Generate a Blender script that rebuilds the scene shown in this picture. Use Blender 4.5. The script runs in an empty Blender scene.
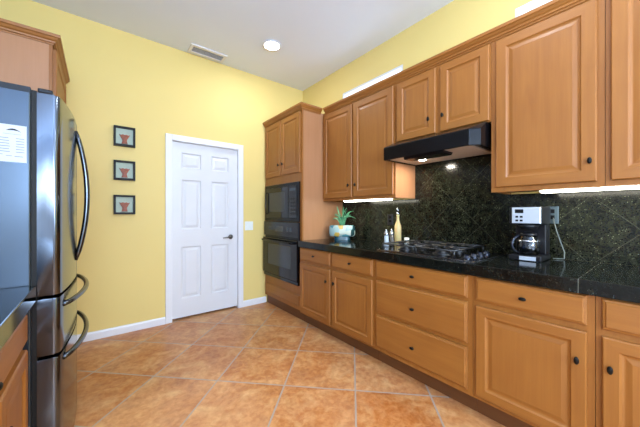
import bpy, bmesh, math, random
from mathutils import Vector, Matrix
random.seed(7)
R_ = math.radians
SC = bpy.context.scene
COL = SC.collection

# ------------------------------------------------------------------ camera
cam_d = bpy.data.cameras.new('camera')
cam_d.sensor_width = 36.0
cam_d.lens = 278.2 / 640 * 36.0
cam_d.clip_start = 0.02
cam = bpy.data.objects.new('camera', cam_d)
cam.location = (0, 0, 1.215)
cam.rotation_euler = (R_(90), 0, R_(-38.51))
COL.objects.link(cam)
SC.camera = cam

# ------------------------------------------------------------------ sky, light, exposure
world = bpy.data.worlds.new('sky')
SC.world = world
world.use_nodes = True
bg = world.node_tree.nodes['Background']
bg.inputs['Color'].default_value = (0.80, 0.90, 1.0, 1)
bg.inputs['Strength'].default_value = 4.0

def area(name, loc, rot, sx, sy, power, color, spread=180):
    d = bpy.data.lights.new(name, 'AREA')
    d.shape = 'RECTANGLE'; d.size = sx; d.size_y = sy
    d.energy = power; d.color = color; d.spread = R_(spread)
    o = bpy.data.objects.new(name, d)
    o.location = loc; o.rotation_euler = rot
    COL.objects.link(o)
    return o
# daylight from behind the camera, through an added, unseen window
area('window_daylight', (0.30, -2.95, 1.72), (R_(90), 0, 0), 2.2, 1.36, 42, (0.66, 0.82, 1.0))
# added unseen lamp, tilted up to brighten and cool the ceiling
area('window_ground_bounce', (0.30, -2.80, 1.75), (R_(90+42), 0, 0), 2.1, 0.9, 185, (0.50, 0.71, 1.0))
# added unseen lamp at left, lifts the ceiling and the fridge side
area('side_daylight', (-0.88, -1.5, 1.25), (0, R_(-90-20), 0), 1.8, 1.8, 20, (0.55, 0.76, 1.0))

sun_d = bpy.data.lights.new('low_sun', 'SUN')
sun_d.energy = 1.3; sun_d.angle = R_(1.5); sun_d.color = (1.0, .88, .70)
sun = bpy.data.objects.new('low_sun', sun_d); COL.objects.link(sun)
sun.rotation_euler = (R_(90-25), 0, 0)

SC.view_settings.view_transform = 'Standard'
SC.view_settings.look = 'None'
SC.view_settings.exposure = 0.10
SC.view_settings.gamma = 1.0
SC.view_settings.use_curve_mapping = False

# ------------------------------------------------------------------ materials
def srgb(r, g, b):
    def c(v):
        v /= 255.0
        return v / 12.92 if v <= 0.04045 else ((v + 0.055) / 1.055) ** 2.4
    return (c(r), c(g), c(b), 1)

class NT:
    def __init__(s, name):
        s.m = bpy.data.materials.new(name); s.m.use_nodes = True
        s.t = s.m.node_tree; s.n = s.t.nodes
        s.b = s.n['Principled BSDF']; s.out = s.n['Material Output']
    def node(s, typ, **kw):
        n = s.n.new(typ)
        for k, v in kw.items(): setattr(n, k, v)
        return n
    def link(s, a, b): s.t.links.new(a, b)
    def val(s, sock, v):
        if hasattr(v, 'is_output'): s.link(v, sock)
        else: sock.default_value = v
    def math(s, op, a, b=None):
        n = s.node('ShaderNodeMath', operation=op)
        s.val(n.inputs[0], a)
        if b is not None: s.val(n.inputs[1], b)
        return n.outputs[0]
    def coord(s): return s.node('ShaderNodeTexCoord').outputs['Object']
    def mapping(s, v, scale=(1, 1, 1), loc=(0, 0, 0), rot=(0, 0, 0)):
        n = s.node('ShaderNodeMapping')
        s.link(v, n.inputs['Vector'])
        n.inputs['Scale'].default_value = scale
        n.inputs['Location'].default_value = loc
        n.inputs['Rotation'].default_value = rot
        return n.outputs[0]
    def noise(s, v, scale, detail=4, rough=0.55, dist=0.0):
        n = s.node('ShaderNodeTexNoise')
        s.link(v, n.inputs['Vector'])
        n.inputs['Scale'].default_value = scale; n.inputs['Detail'].default_value = detail
        n.inputs['Roughness'].default_value = rough; n.inputs['Distortion'].default_value = dist
        return n.outputs['Fac']
    def ramp(s, f, stops):
        n = s.node('ShaderNodeValToRGB')
        s.link(f, n.inputs['Fac'])
        e = n.color_ramp.elements
        while len(e) < len(stops): e.new(0.5)
        for i, (p, c) in enumerate(stops):
            e[i].position = p; e[i].color = c
        return n.outputs['Color']
    def mix(s, f, a, b, typ='MIX'):
        n = s.node('ShaderNodeMix', data_type='RGBA', blend_type=typ)
        s.val(n.inputs['Factor'], f); s.val(n.inputs['A'], a) if False else None
        s.val(n.inputs[6], a); s.val(n.inputs[7], b)
        return n.outputs[2]
    def bump(s, h, strength=0.2, dist=0.01):
        n = s.node('ShaderNodeBump')
        s.link(h, n.inputs['Height'])
        n.inputs['Strength'].default_value = strength; n.inputs['Distance'].default_value = dist
        s.link(n.outputs[0], s.b.inputs['Normal'])
    def base(s, c, rough=0.5, metal=0.0, spec=0.5):
        s.val(s.b.inputs['Base Color'], c)
        s.val(s.b.inputs['Roughness'], rough)
        s.b.inputs['Metallic'].default_value = metal
        s.b.inputs['Specular IOR Level'].default_value = spec

def plain(name, c, rough=0.5, metal=0.0, spec=0.5, var=0.04, scale=30):
    m = NT(name)
    f = m.noise(m.coord(), scale, 3)
    lo = tuple(x * (1 - var) for x in c[:3]) + (1,)
    hi = tuple(min(1, x * (1 + var)) for x in c[:3]) + (1,)
    m.base(m.ramp(f, [(0.3, lo), (0.7, hi)]), rough, metal, spec)
    return m.m

def emit(name, c, strength):
    m = NT(name)
    m.base((0.9, 0.9, 0.9, 1), 0.4)
    m.b.inputs['Emission Color'].default_value = c
    m.b.inputs['Emission Strength'].default_value = strength
    return m.m

def wood(name, axis, light, dark, rough=0.48):
    m = NT(name)
    co = m.coord()
    info = m.node('ShaderNodeObjectInfo')
    add = m.node('ShaderNodeVectorMath', operation='ADD')
    sc = m.node('ShaderNodeVectorMath', operation='SCALE')
    sc.inputs[0].default_value = (3.1, 1.7, 2.3)
    m.link(info.outputs['Random'], sc.inputs['Scale'])
    m.link(co, add.inputs[0]); m.link(sc.outputs[0], add.inputs[1])
    s = [14.0, 14.0, 14.0]; s[axis] = 1.1
    v = m.mapping(add.outputs[0], tuple(s))
    f1 = m.noise(v, 1.0, 5, 0.6, 1.2)
    s2 = [90.0, 90.0, 90.0]; s2[axis] = 3.0
    f2 = m.noise(m.mapping(add.outputs[0], tuple(s2)), 1.0, 3, 0.6)
    f3 = m.noise(add.outputs[0], 2.2, 2)
    c1 = m.ramp(f1, [(0.25, dark), (0.75, light)])
    c2 = m.mix(0.30, c1, m.ramp(f2, [(0.3, dark), (0.7, light)]))
    c3 = m.mix(0.30, c2, m.ramp(f3, [(0.3, dark), (0.7, light)]))
    m.base(c3, rough)
    m.b.inputs['Coat Weight'].default_value = 0.06
    m.b.inputs['Coat Roughness'].default_value = 0.25
    m.bump(f2, 0.04, 0.002)
    return m.m

W_L, W_D = srgb(166, 107, 43), srgb(134, 79, 26)
M_WV = wood('maple_upright_grain', 2, W_L, W_D)
M_WH = wood('maple_level_grain', 1, W_L, W_D)
M_WX = wood('maple_cross_grain', 0, W_L, W_D)
M_VENEER = wood('maple_end_panel_veneer', 2, srgb(184, 132, 92), srgb(168, 116, 76), 0.4)
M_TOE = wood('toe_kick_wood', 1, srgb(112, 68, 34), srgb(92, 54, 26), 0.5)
M_GAP = plain('cabinet_shadow_reveal', srgb(150, 92, 45), 0.5)

def wall_paint(name, c):
    m = NT(name)
    f = m.noise(m.coord(), 1.3, 2)
    b = m.noise(m.coord(), 160, 3)
    m.base(m.ramp(f, [(0.3, tuple(x * .97 for x in c[:3]) + (1,)), (0.7, c)]), 0.55, 0, 0.35)
    m.bump(b, 0.06, 0.003)
    return m.m
M_YEL = wall_paint('yellow_wall_paint', srgb(231, 206, 129))
M_COOL = wall_paint('pale_grey_wall_paint', srgb(222, 228, 238))  # unseen walls kept pale to cut yellow bounce on the ceiling
M_CEIL = wall_paint('white_ceiling_paint', srgb(230, 238, 250))
M_WHITE = plain('white_trim_paint', srgb(228, 228, 230), 0.35, var=0.015, scale=6)
M_DOORW = plain('white_door_paint', srgb(218, 218, 220), 0.32, var=0.015, scale=6)
M_WPLAST = plain('white_plastic', srgb(235, 238, 232), 0.3, var=0.01)
M_BLACK = plain('black_enamel', (0.004, 0.004, 0.005, 1), 0.25, 0, 0.2)
M_BLACKG = plain('black_appliance_glass', (0.004, 0.004, 0.005, 1), 0.08, 0, 0.35)
M_BLKPL = plain('black_plastic', (0.007, 0.007, 0.009, 1), 0.3, 0, 0.3)
M_IRON = plain('cast_iron', (0.012, 0.012, 0.013, 1), 0.30, var=0.2, scale=200)
M_MATTE = plain('matte_black_wood', (0.010, 0.009, 0.008, 1), 0.55, 0, 0.25)
M_SATIN = plain('satin_silver_panel', srgb(196, 204, 214), 0.35, 0.3, var=.02)
M_KNOB = plain('glossy_dark_knob', (0.03, 0.035, 0.05, 1), 0.1, 0.5)
M_BRONZE = plain('dark_bronze', (0.006, 0.005, 0.004, 1), 0.5, 0.0, 0.2, var=0.2)
M_NICKEL = plain('brushed_nickel', srgb(120, 118, 116), 0.28, 1.0)
M_GREYM = plain('grey_window_tint', srgb(52, 57, 60), 0.15, 0, 0.4)
M_PANELK = plain('dark_control_panel', (0.012, 0.013, 0.016, 1), 0.2, 0, 0.35)
M_PRINT = plain('grey_print', srgb(120, 128, 140), 0.6)
M_PAPER = plain('white_paper', srgb(190, 193, 198), 0.6, var=0.01)
M_HOODUN = plain('hood_underside_metal', srgb(214, 200, 182), 0.5, 0.0)

def steel(name, c, rough, axis=2, metal=1.0):
    m = NT(name)
    s = [220.0, 220.0, 220.0]; s[axis] = 1.5
    f = m.noise(m.mapping(m.coord(), tuple(s)), 1.0, 3)
    m.base(m.ramp(f, [(0.3, tuple(x * .92 for x in c[:3]) + (1,)), (0.7, c)]), rough, metal)
    return m.m
M_STEEL = steel('dark_stainless_steel', srgb(98, 105, 116), 0.15)
M_HANDLE = steel('handle_steel', srgb(88, 92, 98), 0.2)
M_FSIDE = plain('grey_fridge_side_enamel', srgb(66, 76, 88), 0.28, 0.8, var=0.05, scale=4)
M_BRUSH = steel('bright_brushed_steel', srgb(200, 204, 210), 0.25, 1)

def granite(name, mode):
    m = NT(name)
    co = m.coord()
    n1 = m.noise(co, 26, 6, 0.7)
    n2 = m.noise(co, 110, 3, 0.6)
    vo = m.node('ShaderNodeTexVoronoi'); m.link(co, vo.inputs['Vector']); vo.inputs['Scale'].default_value = 85
    fl = m.math('LESS_THAN', vo.outputs['Distance'], 0.165)
    spk = m.math('MULTIPLY', fl, m.math('GREATER_THAN', n1, 0.52))
    if mode == 'counter':
        dark, mid, fleck = srgb(9, 11, 10), srgb(26, 29, 25), srgb(85, 92, 80)
    else:
        dark, mid, fleck = srgb(8, 10, 8), srgb(41, 43, 30), srgb(140, 144, 116)
    c = m.ramp(m.math('MULTIPLY', m.math('ADD', n1, n2), 0.5), [(0.42, dark), (0.62, mid)])
    c = m.mix(m.math('MULTIPLY', spk, 0.65), c, fleck)
    sep = m.node('ShaderNodeSeparateXYZ'); m.link(co, sep.inputs[0])
    X, Y, Z = sep.outputs
    def line(v, period, off, w):
        q = m.math('DIVIDE', m.math('SUBTRACT', v, off), period)
        fr = m.math('ABSOLUTE', m.math('SUBTRACT', m.math('FRACT', m.math('ADD', q, 0.5)), 0.5))
        return m.math('LESS_THAN', fr, w / 2 / period)
    if mode == 'counter':
        g = line(Y, 6.0, 0.262, 0.004)
        gc = srgb(92, 94, 84)
    else:
        a = line(m.math('SUBTRACT', Z, Y), 0.431, -0.272, 0.0045)
        b = line(m.math('ADD', Z, Y), 0.431, 1.63, 0.0045)
        g = m.math('MAXIMUM', a, b)
        gc = srgb(110, 108, 92)
    c = m.mix(m.math('MULTIPLY', g, 0.8 if mode == 'counter' else 0.2), c, gc)
    m.base(c, 0.10 if mode == 'counter' else 0.16, 0, 0.30)
    return m.m
M_GRAN = granite('black_granite_counter', 'counter')
M_SPLASH = granite('black_granite_backsplash', 'splash')

def floor_mat():
    m = NT('terracotta_floor_tile')
    co = m.coord()
    sep = m.node('ShaderNodeSeparateXYZ'); m.link(co, sep.inputs[0])
    X, Y, Z = sep.outputs
    r2 = 1 / math.sqrt(2)
    u = m.math('DIVIDE', m.math('SUBTRACT', m.math('MULTIPLY', m.math('ADD', X, Y), r2), 1.925), 0.504)
    v = m.math('DIVIDE', m.math('SUBTRACT', m.math('MULTIPLY', m.math('SUBTRACT', Y, X), r2), -0.025), 0.4975)
    def edge(q):
        return m.math('ABSOLUTE', m.math('SUBTRACT', m.math('FRACT', m.math('ADD', q, 0.5)), 0.5))
    wob = m.math('MULTIPLY', m.math('SUBTRACT', m.noise(co, 18, 2), 0.5), 0.006)
    e = m.math('ADD', m.math('MINIMUM', edge(u), edge(v)), wob)
    g = m.math('LESS_THAN', e, 0.0108)
    cid = m.node('ShaderNodeCombineXYZ')
    m.link(m.math('FLOOR', u), cid.inputs[0]); m.link(m.math('FLOOR', v), cid.inputs[1])
    wn = m.node('ShaderNodeTexWhiteNoise', noise_dimensions='3D'); m.link(cid.outputs[0], wn.inputs['Vector'])
    sh = m.node('ShaderNodeVectorMath', operation='ADD')
    sc = m.node('ShaderNodeVectorMath', operation='SCALE'); sc.inputs['Scale'].default_value = 9.0
    m.link(wn.outputs['Color'], sc.inputs[0]); m.link(co, sh.inputs[0]); m.link(sc.outputs[0], sh.inputs[1])
    n1 = m.noise(sh.outputs[0], 5.5, 7, 0.62, 0.8)
    n2 = m.noise(sh.outputs[0], 26, 5, 0.6, 0.4)
    n3 = m.noise(sh.outputs[0], 2.0, 3)
    tile = m.ramp(wn.outputs['Value'], [(0.0, srgb(172, 94, 38)), (0.5, srgb(192, 130, 72)), (1.0, srgb(204, 154, 104))])
    blot = m.ramp(n1, [(0.30, srgb(136, 66, 20)), (0.48, srgb(192, 120, 58)), (0.66, srgb(226, 182, 122))])
    c = m.mix(0.68, tile, blot)
    c = m.mix(0.30, c, m.ramp(n2, [(0.38, srgb(140, 78, 32)), (0.62, srgb(218, 170, 114))]))
    c = m.mix(0.25, c, m.ramp(n3, [(0.38, srgb(172, 96, 44)), (0.62, srgb(204, 162, 124))]))
    c = m.mix(g, c, srgb(164, 150, 136))
    rough = m.math('ADD', 0.30, m.math('MULTIPLY', n1, 0.2))
    m.base(c, rough, 0, 0.4)
    hgt = m.math('SUBTRACT', m.math('MULTIPLY', n2, 0.25), g)
    m.bump(hgt, 0.25, 0.004)
    return m.m
M_FLOOR = floor_mat()

def glass_mat(name, c, mixf, rough=0.02):
    m = NT(name)
    t = m.node('ShaderNodeBsdfTransparent'); t.inputs[0].default_value = c
    g = m.node('ShaderNodeBsdfGlossy'); g.inputs['Roughness'].default_value = rough
    fr = m.node('ShaderNodeLayerWeight'); fr.inputs['Blend'].default_value = mixf
    mx = m.node('ShaderNodeMixShader')
    m.link(fr.outputs['Fresnel'], mx.inputs[0]); m.link(t.outputs[0], mx.inputs[1]); m.link(g.outputs[0], mx.inputs[2])
    m.link(mx.outputs[0], m.out.inputs['Surface'])
    return m.m
M_PANE = glass_mat('window_glass', (0.95, 0.98, 1, 1), 0.08)
M_CARAFE = glass_mat('carafe_glass', (0.40, 0.46, 0.55, 1), 0.40)

# ------------------------------------------------------------------ mesh helpers
class MB:
    """collects shapes in world coordinates; build() links them as one mesh object"""
    def __init__(s): s.bm = bmesh.new(); s.slot = 0
    def _set(s, faces, slot):
        for f in faces: f.material_index = s.slot if slot is None else slot
    def box(s, x0, x1, y0, y1, z0, z1, slot=None, bev=0.0):
        vs = [s.bm.verts.new(p) for p in [(x0,y0,z0),(x1,y0,z0),(x1,y1,z0),(x0,y1,z0),(x0,y0,z1),(x1,y0,z1),(x1,y1,z1),(x0,y1,z1)]]
        fs = [s.bm.faces.new([vs[i] for i in q]) for q in [(0,3,2,1),(4,5,6,7),(0,1,5,4),(1,2,6,5),(2,3,7,6),(3,0,4,7)]]
        s._set(fs, slot)
        if bev:
            es = list({e for f in fs for e in f.edges})
            r = bmesh.ops.bevel(s.bm, geom=es, offset=bev, segments=2, affect='EDGES', profile=0.5)
            s._set(r['faces'], slot)
        return s
    def prism(s, pts, axis, a, b, slot=None, bev=0.0):
        """polygon pts extruded along axis from a to b; pts give the other two coords in xyz order"""
        def mk(p, t):
            q = list(p); q.insert(axis, t); return s.bm.verts.new(q)
        A = [mk(p, a) for p in pts]; B = [mk(p, b) for p in pts]
        n = len(pts)
        fs = [s.bm.faces.new(A), s.bm.faces.new(list(reversed(B)))]
        for i in range(n): fs.append(s.bm.faces.new([A[i], B[i], B[(i+1) % n], A[(i+1) % n]]))
        s._set(fs, slot)
        if bev:
            es = list({e for f in fs[:2] for e in f.edges})
            r = bmesh.ops.bevel(s.bm, geom=es, offset=bev, segments=2, affect='EDGES', profile=0.5)
            s._set(r['faces'], slot)
        return s
    def lathe(s, prof, c, axis=2, seg=24, scale=(1, 1), slot=None, cap=True):
        """prof: (radius, t) along axis through c; scale squashes the two cross axes"""
        rings = []
        oth = [i for i in range(3) if i != axis]
        for r, t in prof:
            if r < 1e-6:
                p = list(c); p[axis] += t; rings.append([s.bm.verts.new(p)]); continue
            ring = []
            for k in range(seg):
                a = 2 * math.pi * k / seg
                p = list(c); p[axis] += t
                p[oth[0]] += r * math.cos(a) * scale[0]; p[oth[1]] += r * math.sin(a) * scale[1]
                ring.append(s.bm.verts.new(p))
            rings.append(ring)
        fs = []
        for A, B in zip(rings, rings[1:]):
            for k in range(seg):
                k2 = (k + 1) % seg
                if len(A) == 1 and len(B) == 1: continue
                if len(A) == 1: fs.append(s.bm.faces.new([A[0], B[k], B[k2]]))
                elif len(B) == 1: fs.append(s.bm.faces.new([A[k], A[k2], B[0]]))
                else: fs.append(s.bm.faces.new([A[k], A[k2], B[k2], B[k]]))
        for ring in (rings[0], rings[-1]):
            if cap and len(ring) > 1: fs.append(s.bm.faces.new(ring))
        s._set(fs, slot)
        for f in fs: f.smooth = True
        return s
    def tube(s, pts, r, seg=10, slot=None, flat=1.0):
        pts = [Vector(p) for p in pts]
        rad = r if isinstance(r, (list, tuple)) else [r] * len(pts)
        rings = []; up = None
        for i, p in enumerate(pts):
            t = (pts[min(i+1, len(pts)-1)] - pts[max(i-1, 0)]).normalized()
            if up is None:
                up = Vector((0, 0, 1)) if abs(t.z) < 0.9 else Vector((0, 1, 0))
            up = (up - t * up.dot(t)).normalized()
            sd = t.cross(up)
            rings.append([s.bm.verts.new(p + (sd * math.cos(a) + up * math.sin(a) * flat) * rad[i]) for a in [2*math.pi*k/seg for k in range(seg)]])
        fs = []
        for A, B in zip(rings, rings[1:]):
            for k in range(seg): fs.append(s.bm.faces.new([A[k], A[(k+1) % seg], B[(k+1) % seg], B[k]]))
        fs.append(s.bm.faces.new(rings[0])); fs.append(s.bm.faces.new(rings[-1]))
        s._set(fs, slot)
        for f in fs: f.smooth = True
        return s
    def rings(s, loops, fn, hslot=0, vslot=0, capslot=None):
        """nested rectangles (u0,u1,z0,z1,d): a moulded panel; fn maps (u,z,d) to world"""
        prev = None; first = None
        for (u0, u1, z0, z1, d) in loops:
            cur = [s.bm.verts.new(fn(*p)) for p in [(u0,z0,d),(u1,z0,d),(u1,z1,d),(u0,z1,d)]]
            if prev:
                for i in range(4):
                    f = s.bm.faces.new([prev[i], prev[(i+1)%4], cur[(i+1)%4], cur[i]])
                    f.material_index = hslot if i in (0, 2) else vslot
            else: first = cur
            prev = cur
        f = s.bm.faces.new(prev); f.material_index = vslot if capslot is None else capslot
        f = s.bm.faces.new(first); f.material_index = vslot
        return s
    def sweep(s, path, prof, closed=False, slot=None):
        """profile (outward, z) swept with mitres along an XY path; outward is to the right of travel"""
        P = [Vector((p[0], p[1])) for p in path]
        rows = []
        for i, p in enumerate(P):
            ds = []
            if i > 0: ds.append((P[i] - P[i-1]).normalized())
            if i < len(P) - 1: ds.append((P[i+1] - P[i]).normalized())
            ns = [Vector((d.y, -d.x)) for d in ds]
            if len(ns) == 2:
                b = (ns[0] + ns[1]).normalized(); b = b / b.dot(ns[0])
            else: b = ns[0]
            rows.append([s.bm.verts.new((p.x + b.x*o, p.y + b.y*o, z)) for o, z in prof])
        n = len(prof); fs = []
        for A, B in zip(rows, rows[1:]):
            for k in range(n): fs.append(s.bm.faces.new([A[k], A[(k+1)%n], B[(k+1)%n], B[k]]))
        fs.append(s.bm.faces.new(rows[0])); fs.append(s.bm.faces.new(rows[-1]))
        s._set(fs, slot)
        return s
    def xform(s, mat):
        bmesh.ops.transform(s.bm, matrix=mat, verts=s.bm.verts[:]); return s
    def build(s, name, mats, parent=None, smooth=None):
        if not isinstance(mats, (list, tuple)): mats = [mats]
        bm = s.bm
        bmesh.ops.recalc_face_normals(bm, faces=bm.faces[:])
        off = world_loc(parent)
        if off.length: bmesh.ops.translate(bm, vec=-off, verts=bm.verts[:])
        me = bpy.data.meshes.new(name); bm.to_mesh(me); bm.free()
        for m in mats: me.materials.append(m)
        o = bpy.data.objects.new(name, me)
        COL.objects.link(o)
        if parent: o.parent = parent
        if smooth:
            me.shade_smooth()
            me.set_sharp_from_angle(angle=R_(smooth))
        return o

def world_loc(o):
    v = Vector((0, 0, 0))
    while o: v += Vector(o.location); o = o.parent
    return v
def thing(name, label, cat, loc, group=None):
    o = bpy.data.objects.new(name, None); o.empty_display_size = 0.05
    COL.objects.link(o); o.location = loc
    o['label'] = label; o['category'] = cat
    if group: o['group'] = group
    return o
def tag(o, label, cat, group=None):
    o['label'] = label; o['category'] = cat
    if group: o['group'] = group
    return o
def struct(o, label, cat='wall'):
    o['kind'] = 'structure'; o['label'] = label; o['category'] = cat; return o

# room numbers
D, RX, LX, H, RY = 3.46, 2.42, -0.95, 3.07, -2.9

# ------------------------------------------------------------------ setting
struct(MB().box(LX-.12, RX+.12, RY-.12, D+.14, -.08, 0).build('floor', M_FLOOR), 'diagonal terracotta coloured ceramic tile floor with pale grout', 'floor')
struct(MB().box(LX-.12, RX+.12, RY-.12, D+.14, H, H+.08).build('ceiling', M_CEIL), 'flat white painted ceiling', 'ceiling')
DX0, DX1, DZ = 0.639, 1.407, 2.035
b = MB()
b.box(LX-.12, DX0, D, D+.12, 0, H); b.box(DX1, RX+.12, D, D+.12, 0, H); b.box(DX0, DX1, D, D+.12, DZ, H)
struct(b.build('wall_back', M_YEL), 'yellow painted back wall around the white door')
# right wall with the two transom windows above the cabinets
WZ0, WZ1 = 2.45, 2.735
win = [(1.687, 2.583), (-0.35, 0.715)]
b = MB()
b.box(RX, RX+.12, RY-.12, D, 0, WZ0); b.box(RX, RX+.12, RY-.12, D, WZ1, H)
ys = [RY-.12, win[1][0], win[1][1], win[0][0], win[0][1], D]
for i in (0, 2, 4): b.box(RX, RX+.12, ys[i], ys[i+1], WZ0, WZ1)
struct(b.build('wall_right', M_YEL), 'yellow painted right wall above the wall cabinets')
b = MB()
b.box(LX-.12, LX, RY-.12, -2.45, 0, H); b.box(LX-.12, LX, -0.55, D, 0, H); b.box(LX-.12, LX, -2.45, -.55, 2.25, H)  # opening added for the unseen side lamp
struct(b.build('wall_left', M_COOL), 'pale grey painted left wall behind the refrigerator')
b = MB()
b.box(LX, -0.88, RY-.12, RY, 0, H); b.box(1.49, RX, RY-.12, RY, 0, H); b.box(-.88, 1.49, RY-.12, RY, 2.42, H); b.box(-.88, 1.49, RY-.12, RY, 0, 1.02)
struct(b.build('wall_rear', M_COOL), 'pale grey painted wall behind the camera with a wide window')
for k, (y0, y1) in enumerate(win):
    t = thing('window_%d' % (k+1), ['white transom window above the cabinets nearer the corner', 'white transom window at top right above the tall single cabinet door'][k], 'window', (RX+.05, (y0+y1)/2, WZ0))
    t['kind'] = 'structure'
    f = MB(); w = .022
    f.box(RX+.002, RX+.024, y0+.001, y1-.001, WZ0+.001, WZ0+w); f.box(RX+.002, RX+.024, y0+.001, y1-.001, WZ1-w, WZ1-.001)
    f.box(RX+.002, RX+.024, y0+.001, y0+w, WZ0+w, WZ1-w); f.box(RX+.002, RX+.024, y1-w, y1-.001, WZ0+w, WZ1-w)
    for (a0, a1, c0, c1) in [(y0+.001, y1-.001, WZ0+.001, WZ0+.008), (y0+.001, y1-.001, WZ1-.008, WZ1-.001), (y0+.001, y0+.008, WZ0+.008, WZ1-.008), (y1-.008, y1-.001, WZ0+.008, WZ1-.008)]:
        f.box(RX+.0242, RX+.119, a0, a1, c0, c1)      # white lining of the opening
    f.build('window_frame', M_WHITE, t)
    MB().box(RX+.012, RX+.016, y0+w, y1-w, WZ0+w, WZ1-w).build('pane', M_PANE, t)
t = thing('window_3', 'wide window in the wall behind the camera', 'window', (0.305, RY-.05, 1.02)); t['kind'] = 'structure'  # unseen window added as a source of daylight
f = MB()
for x0, x1 in [(-.879, -.85), (1.46, 1.489)]: f.box(x0, x1, RY-.04, RY-.005, 1.021, 2.419)
f.box(-.85, 1.46, RY-.04, RY-.005, 2.39, 2.419); f.box(-.85, 1.46, RY-.04, RY-.005, 1.021, 1.05)
f.build('window_frame', M_WHITE, t)

# baseboards with an eased top
def baseboard(name, path, label):
    prof = [(0, .0), (.015, .0), (.015, .060), (.011, .072), (.005, .078), (0, .078)]
    struct(MB().sweep(path, prof).build(name, M_WHITE), label, 'baseboard')
baseboard('baseboard_back_left', [(-.20, D-.0005), (.574, D-.0005)], 'white baseboard under the yellow wall left of the door')
baseboard('baseboard_back_right', [(1.468, D-.0005), (1.80, D-.0005)], 'white baseboard between the door and the oven cabinet')

# door, casing
DR = D + .03
def bk(u, z, d): return (u, DR - d, z)
dr = thing('door_1', 'white six panel interior door in the yellow back wall', 'door', ((DX0+DX1)/2, DR, 0)); dr['kind'] = 'structure'
us = [DX0+.004, .745, .958, 1.078, 1.291, DX1-.004]
zs = [.022, .235, .83, 1.03, 1.605, 1.735, 1.915, DZ-.004]
b = MB()
for i in range(5):
    for j in range(7):
        u0, u1, z0, z1 = us[i], us[i+1], zs[j], zs[j+1]
        if i in (1, 3) and j in (1, 3, 5):
            prev = None
            for ins, d in [(0, 0), (.010, -.012), (.022, -.013), (.048, -.003)]:
                cur = [b.bm.verts.new(bk(*p)) for p in [(u0+ins, z0+ins, d), (u1-ins, z0+ins, d), (u1-ins, z1-ins, d), (u0+ins, z1-ins, d)]]
                if prev:
                    for k in range(4): b.bm.faces.new([prev[k], prev[(k+1) % 4], cur[(k+1) % 4], cur[k]])
                prev = cur
            b.bm.faces.new(prev)
        else:
            b.bm.faces.new([b.bm.verts.new(bk(*p)) for p in [(u0, z0, 0), (u1, z0, 0), (u1, z1, 0), (u0, z1, 0)]])
bmesh.ops.remove_doubles(b.bm, verts=b.bm.verts[:], dist=1e-5)
# slab behind the moulded face
b.box(us[0], us[-1], DR+.0135, DR+.04, zs[0], zs[-1])
for (x0, x1, z0, z1) in [(us[0], us[0]+.002, zs[0], zs[-1]), (us[-1]-.002, us[-1], zs[0], zs[-1]), (us[0], us[-1], zs[0], zs[0]+.002), (us[0], us[-1], zs[-1]-.002, zs[-1])]:
    b.box(x0, x1, DR+.0002, DR+.0135, z0, z1)
b.build('door_leaf', M_DOORW, dr)
lv = MB(); lx, lz = 1.318, .918
lv.lathe([(0, 0), (.030, 0), (.030, .006), (.024, .011), (.011, .013), (.011, .045), (0, .045)], (lx, DR-.0002, lz), axis=1, seg=20)
lv.xform(Matrix.Translation((0, 2*(DR-.0002), 0)) @ Matrix.Diagonal((1, -1, 1, 1)))
lv.tube([(lx, DR-.045, lz), (lx-.02, DR-.05, lz), (lx-.06, DR-.05, lz-.003), (lx-.112, DR-.046, lz-.007)], [.011, .011, .009, .006], 10)
lv.build('door_lever', M_NICKEL, dr)
t = MB()
prof = [(0, 0), (.0, .012), (.008, .018), (.03, .014), (.05, .018), (.064, .013), (.064, 0)]
def casing_bar(b, p0, p1, flip):
    pass
cw = .064
for (x0, x1, z0, z1) in [(DX0-cw, DX0, 0, DZ+cw), (DX1, DX1+cw, 0, DZ+cw), (DX0, DX1, DZ, DZ+cw)]:
    t.box(x0, x1, D-.017, D, z0, z1, bev=.004)
# jamb inside the opening, with a stop
for (x0, x1, z0, z1) in [(DX0-.002, DX0+.003, 0, DZ), (DX1-.003, DX1+.002, 0, DZ), (DX0, DX1, DZ-.003, DZ+.002)]:
    t.box(x0, x1, D-.012, D+.12, z0, z1)
struct(t.build('trim_1', M_WHITE), 'white door casing around the six panel door', 'trim')
struct(MB().box(DX0, DX1, D+.09, D+.115, 0, DZ).build('trim_2', M_BLKPL), 'dark threshold seen under the white door', 'trim')  # black sheet stands in for the shade in the door's bottom gap

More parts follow.
